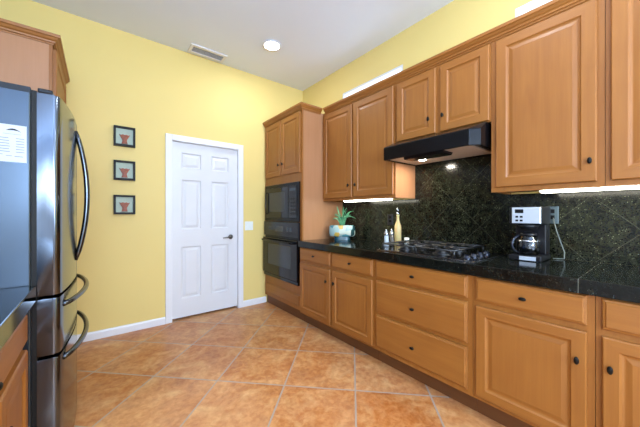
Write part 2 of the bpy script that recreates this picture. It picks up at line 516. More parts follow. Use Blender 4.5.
# ------------------------------------------------------------------ cabinet parts
def right(F): return lambda u, z, d: (F - d, u, z)
def left(F): return lambda u, z, d: (F + d, u, z)
def raised(parent, name, fn, u0, u1, z0, z1, fw=.056, label=None):
    def L(i, d): return (u0+i, u1-i, z0+i, z1-i, d)
    b = MB()
    b.rings([L(0, 0), L(0, .014), L(.005, .020), L(fw-.004, .020), L(fw+.003, .0125), L(fw+.010, .0105), L(fw+.014, .0105), L(fw+.034, .0155), L(fw+.037, .0155)], fn, hslot=1, vslot=0)
    return b.build(name, [M_WV, M_WH], parent)
def slab(parent, name, fn, u0, u1, z0, z1):
    def L(i, d): return (u0+i, u1-i, z0+i, z1-i, d)
    b = MB()
    b.rings([L(0, 0), L(0, .011), L(.003, .014), L(.010, .0155), L(.014, .020), L(.018, .020)], fn, hslot=0, vslot=0)
    return b.build(name, [M_WH], parent)
def knob(parent, fn, u, z, ru=.010, rz=.018, d0=.020):
    """oval knob on a stem; fn maps to world, so build it along d"""
    b = MB()
    prof = [(0, 0), (.55, 0), (.45, .003), (.42, .007), (.8, .009), (1.0, .012), (.95, .016), (.6, .019), (0, .020)]
    seg = 16; rings = []
    for r, t in prof:
        if r < 1e-6: rings.append([b.bm.verts.new(fn(u, z, d0+t))]); continue
        rings.append([b.bm.verts.new(fn(u + r*ru*math.cos(2*math.pi*k/seg), z + r*rz*math.sin(2*math.pi*k/seg), d0+t)) for k in range(seg)])
    for A, B in zip(rings, rings[1:]):
        for k in range(seg):
            k2 = (k+1) % seg
            if len(A) == 1: b.bm.faces.new([A[0], B[k], B[k2]])
            elif len(B) == 1: b.bm.faces.new([A[k], A[k2], B[0]])
            else: b.bm.faces.new([A[k], A[k2], B[k2], B[k]])
    return b.build('knob', M_BRONZE, parent, smooth=50)
def face_frame(b, fn, u0, u1, z0, z1, opens, t=.018):
    """frame bars around the openings: openings (u0,u1,z0,z1); built from a grid"""
    usx = sorted({u0, u1} | {o[0] for o in opens} | {o[1] for o in opens})
    zsx = sorted({z0, z1} | {o[2] for o in opens} | {o[3] for o in opens})
    for i in range(len(usx)-1):
        for j in range(len(zsx)-1):
            cu, cz = (usx[i]+usx[i+1])/2, (zsx[j]+zsx[j+1])/2
            if any(o[0] < cu < o[1] and o[2] < cz < o[3] for o in opens): continue
            p, q = fn(usx[i], zsx[j], -t), fn(usx[i+1], zsx[j+1], 0)
            b.box(min(p[0], q[0]), max(p[0], q[0]), min(p[1], q[1]), max(p[1], q[1]), min(p[2], q[2]), max(p[2], q[2]))
    return b

FB = 1.757            # face of the base cabinets
FU = 2.092            # face of the wall cabinets
g = .0006
def base_cabinet(y0, y1, label, opens):
    t = thing('base_cabinet', label, 'cabinet', (FB+.3, (y0+y1)/2, 0), 'base cabinets along the right wall')
    b = MB()
    b.box(FB+.018, RX-.002, y0+g, y1-g, .115, .8455)
    b.box(1.83, RX-.002, y0+g, y1-g, .001, .115)
    face_frame(b, right(FB), y0+g, y1-g, .115, .8455, opens)
    b.build('carcass', [M_WV], t)
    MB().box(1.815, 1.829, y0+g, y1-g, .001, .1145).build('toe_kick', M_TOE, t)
    return t
fn = right(FB)
# two doors under two drawers
t = base_cabinet(1.49, 2.564, 'maple base cabinet with two drawers over two doors beside the oven cabinet', [(1.53, 1.99, .15, .66), (2.05, 2.52, .15, .66), (1.53, 1.99, .72, .83), (2.05, 2.52, .72, .83)])
for u0, u1 in [(1.507, 2.010), (2.032, 2.545)]:
    d = slab(t, 'drawer', fn, u0, u1, .703, .838)
    knob(d, fn, (u0+u1)/2, .772, .017, .010)
for (u0, u1, k) in [(1.507, 2.010, 1.974), (2.032, 2.545, 2.088)]:
    d = raised(t, 'door', fn, u0, u1, .140, .672)
    knob(d, fn, k, .552)
# drawer stack
t = base_cabinet(.735, 1.489, 'maple base cabinet with three wide drawers under the cooktop', [(.78, 1.44, .19, .38), (.78, 1.44, .44, .65), (.78, 1.44, .72, .83)])
for z0, z1, kz in [(.703, .838, .768), (.428, .680, .538), (.150, .405, .264)]:
    d = slab(t, 'drawer', fn, .762, 1.468, z0, z1)
    knob(d, fn, 1.132, kz, .017, .010)
t = base_cabinet(.209, .734, 'maple base cabinet with one drawer over one door below the coffee maker', [(.26, .68, .16, .65), (.26, .68, .72, .83)])
d = slab(t, 'drawer', fn, .236, .714, .703, .838); knob(d, fn, .478, .768, .017, .010)
d = raised(t, 'door', fn, .236, .714, .140, .672); knob(d, fn, .268, .536)
t = base_cabinet(-.38, .208, 'maple base cabinet cut off at the right edge of the view', [(-.33, .15, .16, .65), (-.33, .15, .72, .83)])
d = slab(t, 'drawer', fn, -.355, .186, .703, .838); knob(d, fn, -.08, .768, .017, .010)
d = raised(t, 'door', fn, -.355, .186, .140, .672); knob(d, fn, .160, .538)

# countertop and backsplash
b = MB()
b.box(1.727, RX-.001, -.40, 2.5645, .8462, .914, bev=.004)
tag(b.build('countertop', M_GRAN), 'polished black granite countertop along the right wall', 'countertop')
b = MB()
b.prism([(-.40, .9148), (2.564, .9148), (2.564, 1.356), (1.5395, 1.356), (1.5395, 1.838), (.757, 1.838), (.757, 1.356), (-.40, 1.356)], 0, RX-.016, RX-.0008)
tag(b.build('backsplash', M_SPLASH), 'black granite tile backsplash with diagonal grout lines on the right wall', 'backsplash')

# wall cabinets
def wall_cabinet(y0, y1, z0, label, opens):
    t = thing('wall_cabinet', label, 'cabinet', (RX-.16, (y0+y1)/2, z0), 'wall cabinets along the right wall')
    b = MB()
    b.box(FU+.018, RX-.001, y0+g, y1-g, z0+.012, 2.40)
    face_frame(b, right(FU), y0+g, y1-g, z0, 2.40, opens)
    b.box(FU+.018, RX-.001, y0+g, y0+.018, z0, z0+.012); b.box(FU+.018, RX-.001, y1-.018, y1-g, z0, z0+.012)
    b.build('carcass', [M_WV], t)
    return t
fn = right(FU)
ZT = 2.366
t = wall_cabinet(1.54, 2.564, 1.358, 'tall maple wall cabinet with two doors above the green plant', [(1.58, 2.04, 1.42, 2.33), (2.09, 2.52, 1.42, 2.33)])
MB().box(FU+.001, RX-.0175, 1.5368, 1.5402, 1.359, 1.8395).build('side_panel', M_VENEER, t)
d = raised(t, 'door', fn, 1.552, 2.054, 1.388, ZT, .066); knob(d, fn, 2.020, 1.512)
d = raised(t, 'door', fn, 2.076, 2.548, 1.388, ZT, .060); knob(d, fn, 2.122, 1.515)
t = wall_cabinet(.757, 1.539, 1.842, 'short maple wall cabinet with two doors above the black range hood', [(.79, 1.10, 1.88, 2.33), (1.17, 1.48, 1.88, 2.33)])
d = raised(t, 'door', fn, 1.150, 1.512, 1.850, ZT, .06); knob(d, fn, 1.205, 1.972)
d = raised(t, 'door', fn, .764, 1.112, 1.850, ZT, .06); knob(d, fn, 1.088, 1.972)
t = wall_cabinet(.212, .756, 1.358, 'tall maple wall cabinet with one wide door above the coffee maker', [(.26, .70, 1.42, 2.33)])
d = raised(t, 'door', fn, .242, .724, 1.388, ZT, .064); knob(d, fn, .268, 1.500)
t = wall_cabinet(-.38, .211, 1.358, 'tall maple wall cabinet cut off by the right edge of the view', [(-.33, .16, 1.42, 2.33)])
d = raised(t, 'door', fn, -.355, .190, 1.388, ZT, .064); knob(d, fn, -.32, 1.500)

CROWN = [(0, 2.380), (.007, 2.380), (.008, 2.391), (.016, 2.393), (.018, 2.404), (.026, 2.410), (.035, 2.424), (.042, 2.427), (.044, 2.446), (0, 2.446)]
b = MB().sweep([(FU+.0008, 2.5205), (FU+.0008, -.38)], [(o_, z_) for o_, z_ in CROWN])
# the path runs towards -Y, so "right of travel" is -X
tag(b.build('crown_molding', M_WH), 'stained maple crown molding along the tops of the right wall cabinets', 'molding')

# oven tower
FT = 1.785
t = thing('oven_cabinet', 'tall maple cabinet tower housing the built in microwave and oven', 'cabinet', (2.08, 2.99, 0))
b = MB(); y0, y1 = 2.566, 3.444
fn = right(FT)
b.box(FT+.018, RX-.001, y1-.02, y1, .115, 2.40)
b.box(RX-.02, RX-.001, y0+.02, y1-.02, .115, 2.40)
b.box(FT+.018, RX-.02, y0+.02, y1-.02, 2.38, 2.40); b.box(FT+.018, RX-.02, y0+.02, y1-.02, 1.60, 1.62)
b.box(FT+.018, RX-.02, y0+.02, y1-.02, 1.1045, 1.116)
b.box(FT+.018, RX-.02, y0+.02, y1-.02, .36, .38); b.box(FT+.018, RX-.02, y0+.02, y1-.02, .115, .135)
b.box(1.83, RX-.002, y0, y1, .001, .115)
MB().box(FT+.0185, RX-.001, y0, y0+.02, .1155, 2.40).build('side_panel', M_VENEER, t)
face_frame(b, fn, y0, y1, .115, 2.40, [(2.62, 3.41, .404, 1.572), (2.64, 2.98, 1.70, 2.33), (3.02, 3.39, 1.70, 2.33), (2.64, 3.39, .20, .28)])
b.build('carcass', [M_WV], t)
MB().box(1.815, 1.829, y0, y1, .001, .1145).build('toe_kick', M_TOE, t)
d = raised(t, 'door', fn, 3.012, 3.412, 1.684, 2.370, .06); knob(d, fn, 3.056, 1.822)
d = raised(t, 'door', fn, 2.592, 2.996, 1.684, 2.370, .06); knob(d, fn, 2.956, 1.822)
slab(t, 'drawer', fn, 2.592, 3.412, .166, .288)
b = MB().sweep([(FT+.0008, y1), (FT+.0008, y0+.0008), (FU-.045, y0+.0008)], CROWN)
b.build('crown', M_WH, t)

# built-in microwave
my0, my1, mz0, mz1 = 2.600, 3.410, 1.120, 1.578
t = thing('microwave', 'black built in microwave in the tower above the oven', 'microwave', (FT-.01, (my0+my1)/2, mz0))
fn = right(FT-.0012)
def frame_ring(parent, name, fn, u0, u1, z0, z1, w, d, mat):
    b = MB()
    face_frame(b, lambda u, z, q: fn(u, z, q + d), u0, u1, z0, z1, [(u0+w, u1-w, z0+w, z1-w)], d)
    return b.build(name, mat, parent)
frame_ring(t, 'trim_frame', fn, my0, my1, mz0, mz1, .035, .018, M_BLACK)
b = MB(); b.box(FT-.0115, FT+.30, my0+.045, my1-.045, mz0+.036, mz1-.036); b.build('oven_body', M_BLKPL, t)
dm = MB()
pu = 2.815
dm.rings([(pu, my1-.04, mz0+.04, mz1-.04, .011), (pu, my1-.04, mz0+.04, mz1-.04, .024), (pu+.004, my1-.044, mz0+.044, mz1-.044, .028), (pu+.07, my1-.12, mz0+.115, mz1-.095, .028), (pu+.072, my1-.122, mz0+.117, mz1-.097, .025)], fn, capslot=1)
dm.build('door', [M_BLACKG, M_GREYM], t)
cp = MB(); cp.rings([(my0+.04, pu-.004, mz0+.04, mz1-.04, .011), (my0+.04, pu-.004, mz0+.04, mz1-.04, .022), (my0+.043, pu-.007, mz0+.043, mz1-.043, .025)], fn)
cpo = cp.build('control_panel', M_PANELK, t)
ds = MB(); ds.rings([(my0+.06, pu-.03, mz1-.10, mz1-.065, .0252), (my0+.06, pu-.03, mz1-.10, mz1-.065, .0262)], fn); ds.build('display', M_GREYM, cpo)
for r in range(5):
    for c in range(3):
        u = my0 + .062 + c * .040; z = mz0 + .085 + r * .042
        q = MB(); q.rings([(u, u+.030, z, z+.026, .0252), (u+.002, u+.028, z+.002, z+.024, .0275)], fn); q.build('button', M_BLKPL, cpo)
hb = MB(); hb.tube([fn(my1-.075, mz0+.09, .028), fn(my1-.075, mz0+.10, .05), fn(my1-.075, mz1-.10, .05), fn(my1-.075, mz1-.09, .028)], .007, 8); hb.build('handle', M_BLACKG, t)

# built-in oven
oy0, oy1, oz0, oz1 = 2.600, 3.418, .398, 1.112
t = thing('oven', 'black built in wall oven with window in the tower under the microwave', 'oven', (FT-.01, (oy0+oy1)/2, oz0))
b = MB(); b.box(FT-.0005-.012, FT-.0005, oy0+.002, oy1-.002, oz0, oz1); b.box(FT-.0005, FT+.45, oy0+.04, oy1-.04, oz0+.01, oz1-.01); b.build('oven_body', M_BLACK, t)
fn = right(FT-.0126)
cp = MB(); cp.rings([(oy0, oy1, .930, oz1, 0), (oy0, oy1, .930, oz1, .016), (oy0+.004, oy1-.004, .934, oz1-.004, .020)], fn)
cpo = cp.build('control_panel', M_PANELK, t)
ds = MB(); ds.rings([(2.92, 3.12, .99, 1.06, .0202), (2.92, 3.12, .99, 1.06, .0214)], fn); ds.build('display', M_GREYM, cpo)
for u in (2.75, 2.83, 3.20, 3.26):
    q = MB(); q.rings([(u-.025, u+.025, 1.0, 1.05, .0202), (u-.022, u+.022, 1.003, 1.047, .0222)], fn); q.build('button', M_GREYM, cpo)
dm = MB()
dm.rings([(oy0, oy1, oz0+.045, .905, 0), (oy0, oy1, oz0+.045, .905, .030), (oy0+.005, oy1-.005, oz0+.05, .900, .035), (oy0+.13, oy1-.13, .56, .83, .035), (oy0+.134, oy1-.134, .564, .826, .0325)], fn, capslot=1)
od = dm.build('door', [M_BLACKG, M_GREYM], t)
hb = MB(); hb.tube([fn(oy0+.05, .873, .035), fn(oy0+.055, .876, .075), fn(oy0+.085, .876, .085), fn(oy1-.085, .876, .085), fn(oy1-.055, .876, .075), fn(oy1-.05, .873, .035)], .012, 10); hb.build('handle', M_BLACK, od)
b = MB(); b.rings([(oy0, oy1, oz0, oz0+.040, 0), (oy0, oy1, oz0, oz0+.04, .018), (oy0+.006, oy1-.006, oz0+.006, oz0+.034, .022)], fn); b.build('bottom_trim', M_BLACKG, t)

# ------------------------------------------------------------------ range hood
hy0, hy1 = .776, 1.5362
t = thing('range_hood', 'black under cabinet range hood above the gas cooktop', 'range hood', (2.16, 1.147, 1.66))
b = MB()
def hood_outline(inset_front):
    xf = 1.925 + inset_front; c = .05
    return [(xf, hy0+c), (xf, hy1-.004), (RX-.019, hy1), (RX-.019, hy0), (xf+c, hy0)]
def loop(b, xf, c, z, inset=0):
    pts = [(xf, hy0+c+inset), (xf, hy1-inset), (RX-.019-inset, hy1-inset), (RX-.019-inset, hy0+inset), (xf+c*.9, hy0+inset)]
    return [b.bm.verts.new((x, y, z)) for x, y in pts]
L0 = loop(b, 2.060, .01, 1.8405); L1 = loop(b, 1.930, .055, 1.783); L2 = loop(b, 1.925, .055, 1.776); L3 = loop(b, 1.925, .055, 1.672)
L4 = loop(b, 1.945, .055, 1.672, .018)
b.bm.faces.new(L0)
for A, B in [(L0, L1), (L1, L2), (L2, L3), (L3, L4)]:
    for k in range(5): b.bm.faces.new([A[k], A[(k+1) % 5], B[(k+1) % 5], B[k]])
L5 = loop(b, 1.945, .055, 1.690, .018)
for k in range(5):
    b.bm.faces.new([L4[k], L4[(k+1) % 5], L5[(k+1) % 5], L5[k]])
f = b.bm.faces.new(L5)
b.build('hood_shell', M_BLACK, t)
MB().box(1.975, RX-.045, hy0+.07, hy1-.025, 1.679, 1.6895).build('underside_pan', M_HOODUN, t)
b = MB(); b.prism([(1.955, 1.678), (2.10, 1.678), (2.08, 1.655), (1.965, 1.655)], 1, 1.02, 1.36, bev=.004)
b.build('filter_box', M_BLACK, t)
hl = MB(); hl.lathe([(0, 0), (.026, .002), (.036, .012), (.036, .014), (0, .014)], (2.155, 1.31, 1.6645), 2, 20); hl.build('hood_lamp', emit('hood_lamp_glow', (1, .92, .80, 1), 45), t)
ld = bpy.data.lights.new('hood_lamp_light', 'AREA'); ld.shape = 'DISK'; ld.size = .07; ld.energy = 3.5; ld.color = (1, .90, .76)
lo = bpy.data.objects.new('hood_lamp_light', ld); COL.objects.link(lo); lo.location = (2.155, 1.31, 1.663)
lo.parent = t; lo.location = Vector((2.155, 1.31, 1.663)) - Vector(t.location)

# under-cabinet lights
M_STRIP = emit('fluorescent_diffuser', (1.0, .95, .80, 1), 14)
def strip(y0, y1, label):
    t = thing('under_cabinet_light', label, 'light', (2.20, (y0+y1)/2, 1.344), 'under cabinet strip lights')
    MB().box(2.125, 2.235, y0, y1, 1.3565, 1.3695, bev=.003).build('housing', M_WPLAST, t)
    MB().prism([(2.130, 1.356), (2.230, 1.356), (2.222, 1.344), (2.138, 1.344)], 1, y0+.012, y1-.012).build('diffuser', M_STRIP, t)
    d = bpy.data.lights.new('strip_light', 'AREA'); d.shape = 'RECTANGLE'; d.size = .08; d.size_y = y1-y0-.04
    d.energy = 2.6*(y1-y0); d.color = (.95, .95, .66)
    o = bpy.data.objects.new('strip_light', d); COL.objects.link(o); o.parent = t
    o.location = Vector((2.18, (y0+y1)/2, 1.342)) - Vector(t.location)
strip(1.66, 2.27, 'glowing strip light under the cabinet above the green plant')
strip(-.34, .51, 'glowing strip light under the cabinets above the coffee maker')

# ------------------------------------------------------------------ cooktop
cy0, cy1, cx0, cx1 = .742, 1.498, 1.796, 2.322
t = thing('gas_cooktop', 'black four burner gas cooktop set in the black granite counter', 'cooktop', (2.06, 1.127, .914))
b = MB(); b.box(cx0, cx1, cy0, cy1, .9146, .923, bev=.003); b.build('glass_top', M_BLACKG, t)
b = MB()
for q in [(cx0-.004, cx0-.0003, cy0-.004, cy1+.004), (cx1+.0003, cx1+.004, cy0-.004, cy1+.004), (cx0, cx1, cy0-.004, cy0-.0003), (cx0, cx1, cy1+.0003, cy1+.004)]:
    b.box(q[0], q[1], q[2], q[3], .9146, .922)
b.build('edge_trim', M_BRUSH, t)  # bright strips stand in for the glint along the glass edge
burn = [(1.95, 1.030), (2.19, 1.030), (1.95, 1.335), (2.19, 1.335)]
for (x, y) in burn:
    b = MB(); b.lathe([(0, 0), (.062, 0), (.060, .006), (.045, .008), (.045, .018), (.038, .020), (.038, .026), (.03, .029), (0, .029)], (x, y, .9233), 2, 24)
    b.build('burner', M_IRON, t, smooth=40)
for yc in (1.030, 1.335):
    b = MB(); r = .0062; zt = .967
    x0, x1, y0, y1 = 1.840, 2.300, yc-.142, yc+.142
    for (p, q) in [((x0, y0), (x1, y0)), ((x0, y1), (x1, y1)), ((x0, y0), (x0, y1)), ((x1, y0), (x1, y1)), ((2.06, y0), (2.06, y1))]:
        b.tube([(p[0], p[1], zt), (q[0], q[1], zt)], r, 8)
    for xc in (1.95, 2.19):
        for k in range(4):
            a = k * math.pi / 2
            dx, dy = math.cos(a), math.sin(a)
            ex = .108 if dx else 0; ey = .142
            b.tube([(xc + dx*ex, yc + dy*ey, zt), (xc + dx*.07, yc + dy*.07, zt+.004), (xc + dx*.028, yc + dy*.028, zt)], r*.9, 8)
    for p in [(x0, y0), (x1, y0), (x0, y1), (x1, y1)]:
        b.tube([(p[0], p[1], zt), (p[0], p[1], .9235)], r, 8)
    b.build('grate', M_IRON, t)
for x in (1.86, 1.96, 2.06, 2.16):
    b = MB(); b.lathe([(0, 0), (.024, 0), (.024, .006), (.019, .010), (.017, .018), (.014, .021), (0, .021)], (x, .815, .9233), 2, 20)
    b.box(x-.003, x+.003, .815-.017, .815+.017, .943, .948)
    b.build('control_knob', M_KNOB, t, smooth=40)

# ------------------------------------------------------------------ things on the counter
def oil():
    m = NT('golden_oil_glass'); m.base(srgb(236, 212, 152), .08, 0, .6); m.b.inputs['Transmission Weight'].default_value = .35
    m.b.inputs['Subsurface Weight'].default_value = .2
    return m.m
bx, by = 2.262, 1.634
t = thing('oil_bottle', 'golden oil bottle with metal pour spout behind the cooktop', 'bottle', (bx, by, .915))
MB().lathe([(0, 0), (.029, 0), (.032, .006), (.032, .165), (.030, .185), (.020, .212), (.0125, .236), (.0120, .275), (.015, .278), (.015, .288), (0, .288)], (bx, by, .915), 2, 28).build('bottle_glass', oil(), t)
b = MB(); b.lathe([(0, 0), (.012, 0), (.012, .016), (.008, .020), (0, .020)], (bx, by, 1.2035), 2, 16)
b.tube([(bx, by, 1.22), (bx, by, 1.245), (bx-.008, by+.003, 1.27)], [.0055, .005, .004], 8)
b.build('pour_spout', M_BRUSH, t)
M_GLASSW = plain('frosted_shaker_glass', srgb(176, 188, 196), .12)
def shaker(x, y, label, mat):
    t = thing('shaker', label, 'shaker', (x, y, .915), 'seasoning shakers by the cooktop')
    MB().lathe([(0, 0), (.023, 0), (.025, .005), (.020, .055), (.018, .100), (0, .100)], (x, y, .915), 2, 20).build('jar', mat, t)
    MB().lathe([(0, 0), (.020, 0), (.022, .012), (.017, .034), (.008, .042), (.009, .048), (.005, .054), (0, .054)], (x, y, 1.0154), 2, 20).build('cap', M_BRUSH, t)
shaker(2.058, 1.612, 'left shaker of two with bright metal cap beside the oil bottle', M_GLASSW)
shaker(2.130, 1.606, 'right shaker of two with dark contents next to the oil bottle', plain('pepper_glass', srgb(80, 74, 68), .12))
tt = MB(); tt.lathe([(0, 0), (.020, 0), (.023, .004), (.024, .064), (.021, .064), (.020, .008), (0, .008)], (2.335, 1.585, .915), 2, 20)
tag(tt.build('small_cup', M_WPLAST), 'small white cup right of the oil bottle behind the cooktop', 'cup')

# painted planter
def planter_mat():
    m = NT('painted_planter_glaze')
    co = m.coord()
    vo = m.node('ShaderNodeTexVoronoi'); m.link(m.mapping(co, (1, 1.2, 1)), vo.inputs['Vector']); vo.inputs['Scale'].default_value = 17
    sep = m.node('ShaderNodeSeparateColor'); m.link(vo.outputs['Color'], sep.inputs[0])
    n = m.node('ShaderNodeValToRGB'); m.link(sep.outputs[0], n.inputs[0]); n.color_ramp.interpolation = 'CONSTANT'
    e = n.color_ramp.elements
    cols = [(0, srgb(140, 164, 162)), (.24, srgb(70, 126, 136)), (.42, srgb(178, 146, 66)), (.58, srgb(166, 174, 160)), (.76, srgb(30, 58, 60)), (.88, srgb(112, 154, 156))]
    while len(e) < len(cols): e.new(.5)
    for i, (p, c) in enumerate(cols): e[i].position = p; e[i].color = c
    m.base(n.outputs[0], .12)
    return m.m
px, py = 2.19, 2.345
t = thing('potted_plant', 'spiky green plant in a painted teal and yellow oval planter', 'potted plant', (px, py, .915))
ax = Vector((math.cos(R_(-42)), math.sin(R_(-42))))       # long axis of the oval
ay = Vector((-ax.y, ax.x))
def oval(b, prof, hl, hw, p=3.2, seg=40):
    """lathe over a rounded rectangle hl x hw; prof: (scale, z)"""
    rs = []
    for r, z in prof:
        ring = []
        for k in range(seg):
            a = 2*math.pi*k/seg; c, s_ = math.cos(a), math.sin(a)
            q = (abs(c)**p + abs(s_)**p) ** (-1/p)
            v = ax*(c*q*hl*r) + ay*(s_*q*hw*r)
            ring.append(b.bm.verts.new((px+v.x, py+v.y, z)))
        rs.append(ring)
    for A, B in zip(rs, rs[1:]):
        for k in range(seg): b.bm.faces.new([A[k], A[(k+1) % seg], B[(k+1) % seg], B[k]])
    b.bm.faces.new(rs[0]); b.bm.faces.new(rs[-1])
    return b
oval(MB(), [(.72, .9505), (.88, .954), (.97, .968), (1.0, .990), (1.0, 1.045), (.98, 1.066), (.94, 1.077), (.88, 1.079), (.84, 1.072), (.83, 1.050), (.1, 1.050)], .150, .058).build('planter', planter_mat(), t, smooth=50)
oval(MB(), [(.62, .9152), (.62, .930), (.58, .938), (.58, .950)], .150, .068).build('foot', plain('teal_glaze', srgb(30, 74, 88), .12), t, smooth=50)
b = MB()
rnd = random.Random(3)
for i in range(30):
    a = 2*math.pi*(i*.618) + rnd.uniform(-.3, .3); ln = rnd.uniform(.17, .25); lean = rnd.uniform(.5, 1.65)
    w0 = ax*rnd.uniform(-.022, .022) + ay*rnd.uniform(-.014, .014)
    pts = []
    for k in range(7):
        s_ = k / 6
        o = ln * lean * .46 * s_ ** 1.5
        v = w0 + ax*(math.cos(a)*o) + ay*(math.sin(a)*o*.5)
        pts.append((px + v.x, min(py + v.y, 2.515), 1.0505 + ln*(1.45*s_ - .62*lean*s_**2.2)))
    b.tube(pts, [.004, .006, .0064, .006, .005, .0035, .0008], 6, flat=.5)
pm = NT('green_leaf'); lf = pm.noise(pm.coord(), 24, 3)
pm.base(pm.ramp(lf, [(.3, srgb(30, 92, 62)), (.7, srgb(96, 160, 116))]), .4)
b.build('foliage', pm.m, t)

# coffee maker
kx0, kx1, ky0, ky1 = 2.115, 2.335, .488, .662
t = thing('coffee_maker', 'black and steel drip coffee maker with glass carafe on the counter', 'coffee maker', (2.23, .58, .915))
b = MB(); b.box(kx0, kx1, ky0, ky1, .915, .950, bev=.008); b.build('base', M_BLKPL, t)
b = MB(); b.box(kx0+.125, kx1, ky0+.004, ky1-.004, .9505, 1.145, bev=.006); b.build('water_tank', M_BLKPL, t)
b = MB(); b.box(kx0+.012, kx1, ky0, ky1, 1.1455, 1.258, bev=.008)
b.lathe([(0, 0), (.045, 0), (.060, .030), (0, .030)], (kx0+.072, .572, 1.1152), 2, 24)
b.build('brew_head', M_BLKPL, t)
fn = right(kx0+.0118)
b = MB(); b.rings([(ky0+.004, ky1-.018, 1.152, 1.254, 0), (ky0+.004, ky1-.018, 1.152, 1.254, .006), (ky0+.008, ky1-.022, 1.156, 1.250, .009)], fn)
fp = b.build('front_panel', M_SATIN, t)
b = MB(); b.rings([(.580, .626, 1.218, 1.242, .0092), (.582, .624, 1.220, 1.240, .0104)], fn); b.build('display', M_BLACKG, fp)
for k in range(4):
    u = .584 + (k % 2)*.024; z = 1.164 + (k//2)*.024
    b = MB(); b.rings([(u, u+.016, z, z+.012, .0092), (u+.002, u+.014, z+.002, z+.010, .0112)], fn); b.build('button', M_PANELK, fp)
cxx, cyy = kx0+.070, .572
ca = MB(); ca.lathe([(0, 0), (.050, 0), (.058, .008), (.063, .045), (.058, .085), (.045, .112), (.043, .120), (.040, .120), (.042, .110), (.055, .083), (.060, .045), (.055, .010), (0, .004)], (cxx, cyy, .9508), 2, 28)
cf = ca.build('carafe', M_CARAFE, t)
MB().lathe([(0, 0), (.052, 0), (.0575, .030), (0, .030)], (cxx, cyy, .9560), 2, 28).build('coffee', plain('black_coffee', (.01, .006, .004, 1), .1), cf)
MB().lathe([(0, 0), (.044, 0), (.046, .008), (.040, .018), (.02, .023), (0, .023)], (cxx, cyy, 1.0714), 2, 28).build('carafe_lid', M_BLKPL, cf)
MB().lathe([(.0590, .0), (.0625, .0), (.0575, .012), (.0540, .012)], (cxx, cyy, 1.0330), 2, 28, cap=False).build('carafe_band', M_BRUSH, cf)
hp = []
for k in range(9):
    q = k/8
    hp.append((cxx-.045-.045*math.sin(math.pi*q)**.6*.9-.008, cyy+.038+.025*math.sin(math.pi*q)**.6, .962+.112*q))
MB().tube(hp, .008, 8, flat=.8).build('carafe_handle', M_KNOB, cf)
b = MB(); b.rings([(.515, .600, .920, .944, 0), (.515, .600, .920, .944, .006)], right(kx0-.0002)); b.build('base_badge', M_SATIN, t)

# outlets on the backsplash and the coffee maker's cord
def outlet(y, z, label, mat, mat2):
    t = thing('wall_outlet', label, 'outlet', (RX-.017, y, z-.058), 'outlets on the backsplash')
    fn = right(RX-.0168)
    b = MB(); b.rings([(y-.036, y+.036, z-.058, z+.058, 0), (y-.036, y+.036, z-.058, z+.058, .003), (y-.033, y+.033, z-.055, z+.055, .006)], fn); p = b.build('cover_plate', mat, t)
    for dz in (-.028, .012):
        b = MB(); b.rings([(y-.016, y+.016, z+dz, z+dz+.026, .0062), (y-.015, y+.015, z+dz+.001, z+dz+.025, .0075)], fn); b.build('socket', mat2, p)
outlet(.497, 1.205, 'dark outlet plate on the backsplash behind the coffee maker', plain('steel_plate', srgb(96, 112, 120), .3, .6), M_BLKPL)
outlet(1.83, 1.15, 'dark outlet plate on the backsplash between plant and oil bottle', M_BLKPL, M_BLACK)
b = MB(); b.tube([(2.394, .487, 1.185), (2.384, .482, 1.165), (2.372, .468, 1.11), (2.366, .445, 1.03), (2.366, .425, .965), (2.360, .425, .921), (2.350, .45, .9195), (2.340, .478, .9195)], .003, 8)
tag(b.build('power_cord', plain('grey_cord', srgb(96, 104, 104), .4)), 'thin grey power cord hanging beside the coffee maker', 'cord')

# ------------------------------------------------------------------ refrigerator
fy0, fy1 = 1.662, 2.575
yc, hw = (fy0+fy1)/2, (fy1-fy0)/2
t = thing('refrigerator', 'dark stainless french door refrigerator with curved handles on the left', 'refrigerator', (-.55, yc, 0))
fz = 1.745
b = MB(); b.box(-.93, -.222, fy0, fy1, .03, fz, bev=.006)
for x in (-.88, -.30):
    for y in (fy0+.06, fy1-.06): b.lathe([(0, 0), (.02, 0), (.02, .031), (0, .031)], (x, y, 0), 2, 12)
b.build('cabinet_body', M_FSIDE, t)
MB().box(-.2215, -.205, fy0+.008, fy1-.008, .05, fz-.01).build('door_gasket', M_MATTE, t)
def xf(y): return -.135 + .035 * (1 - ((y-yc)/hw)**2)
def bowed(name, y0, y1, z0, z1, rl, rr):
    """door with a bowed front, rounded at the two ends by rl / rr; extruded in z"""
    pts = [(-.2045, y0), (xf(y0+rl)-rl-.003, y0)]
    n = 14
    def rnd(yA, sgn, r):
        out = []
        for k in range(6):
            a = k/5*math.pi/2
            y = yA + sgn*r*(1-math.cos(a)) if False else yA + sgn*r*(1-math.cos(a))
            x = xf(yA + sgn*r) - r + r*math.sin(a)
            out.append((x, y))
        return out
    pts += rnd(y0, 1, rl)
    for k in range(1, n):
        y = y0+rl + (y1-y0-rl-rr)*k/n
        pts.append((xf(y), y))
    pts += list(reversed(rnd(y1, -1, rr)))
    pts += [(xf(y1-rr)-rr-.003, y1), (-.2045, y1)]
    b = MB(); b.prism(pts, 2, z0, z1, bev=.004)
    return b.build(name, M_STEEL, t, smooth=35)
def vhandle(parent, y):
    pts = []; x0 = xf(y)
    z0, z1 = .955, 1.676
    for k in range(17):
        q = k/16
        pts.append((x0 - .004 + .052*math.sin(math.pi*q)**.75, y, z0 + (z1-z0)*q))
    MB().tube(pts, [.012]*17, 12).build('handle', M_HANDLE, parent)
dn = bowed('door', fy0+.002, yc-.002, .862, fz-.016, .020, .006); vhandle(dn, yc-.040)
df = bowed('door', yc+.002, fy1-.002, .862, fz-.016, .006, .020); vhandle(df, yc+.040)
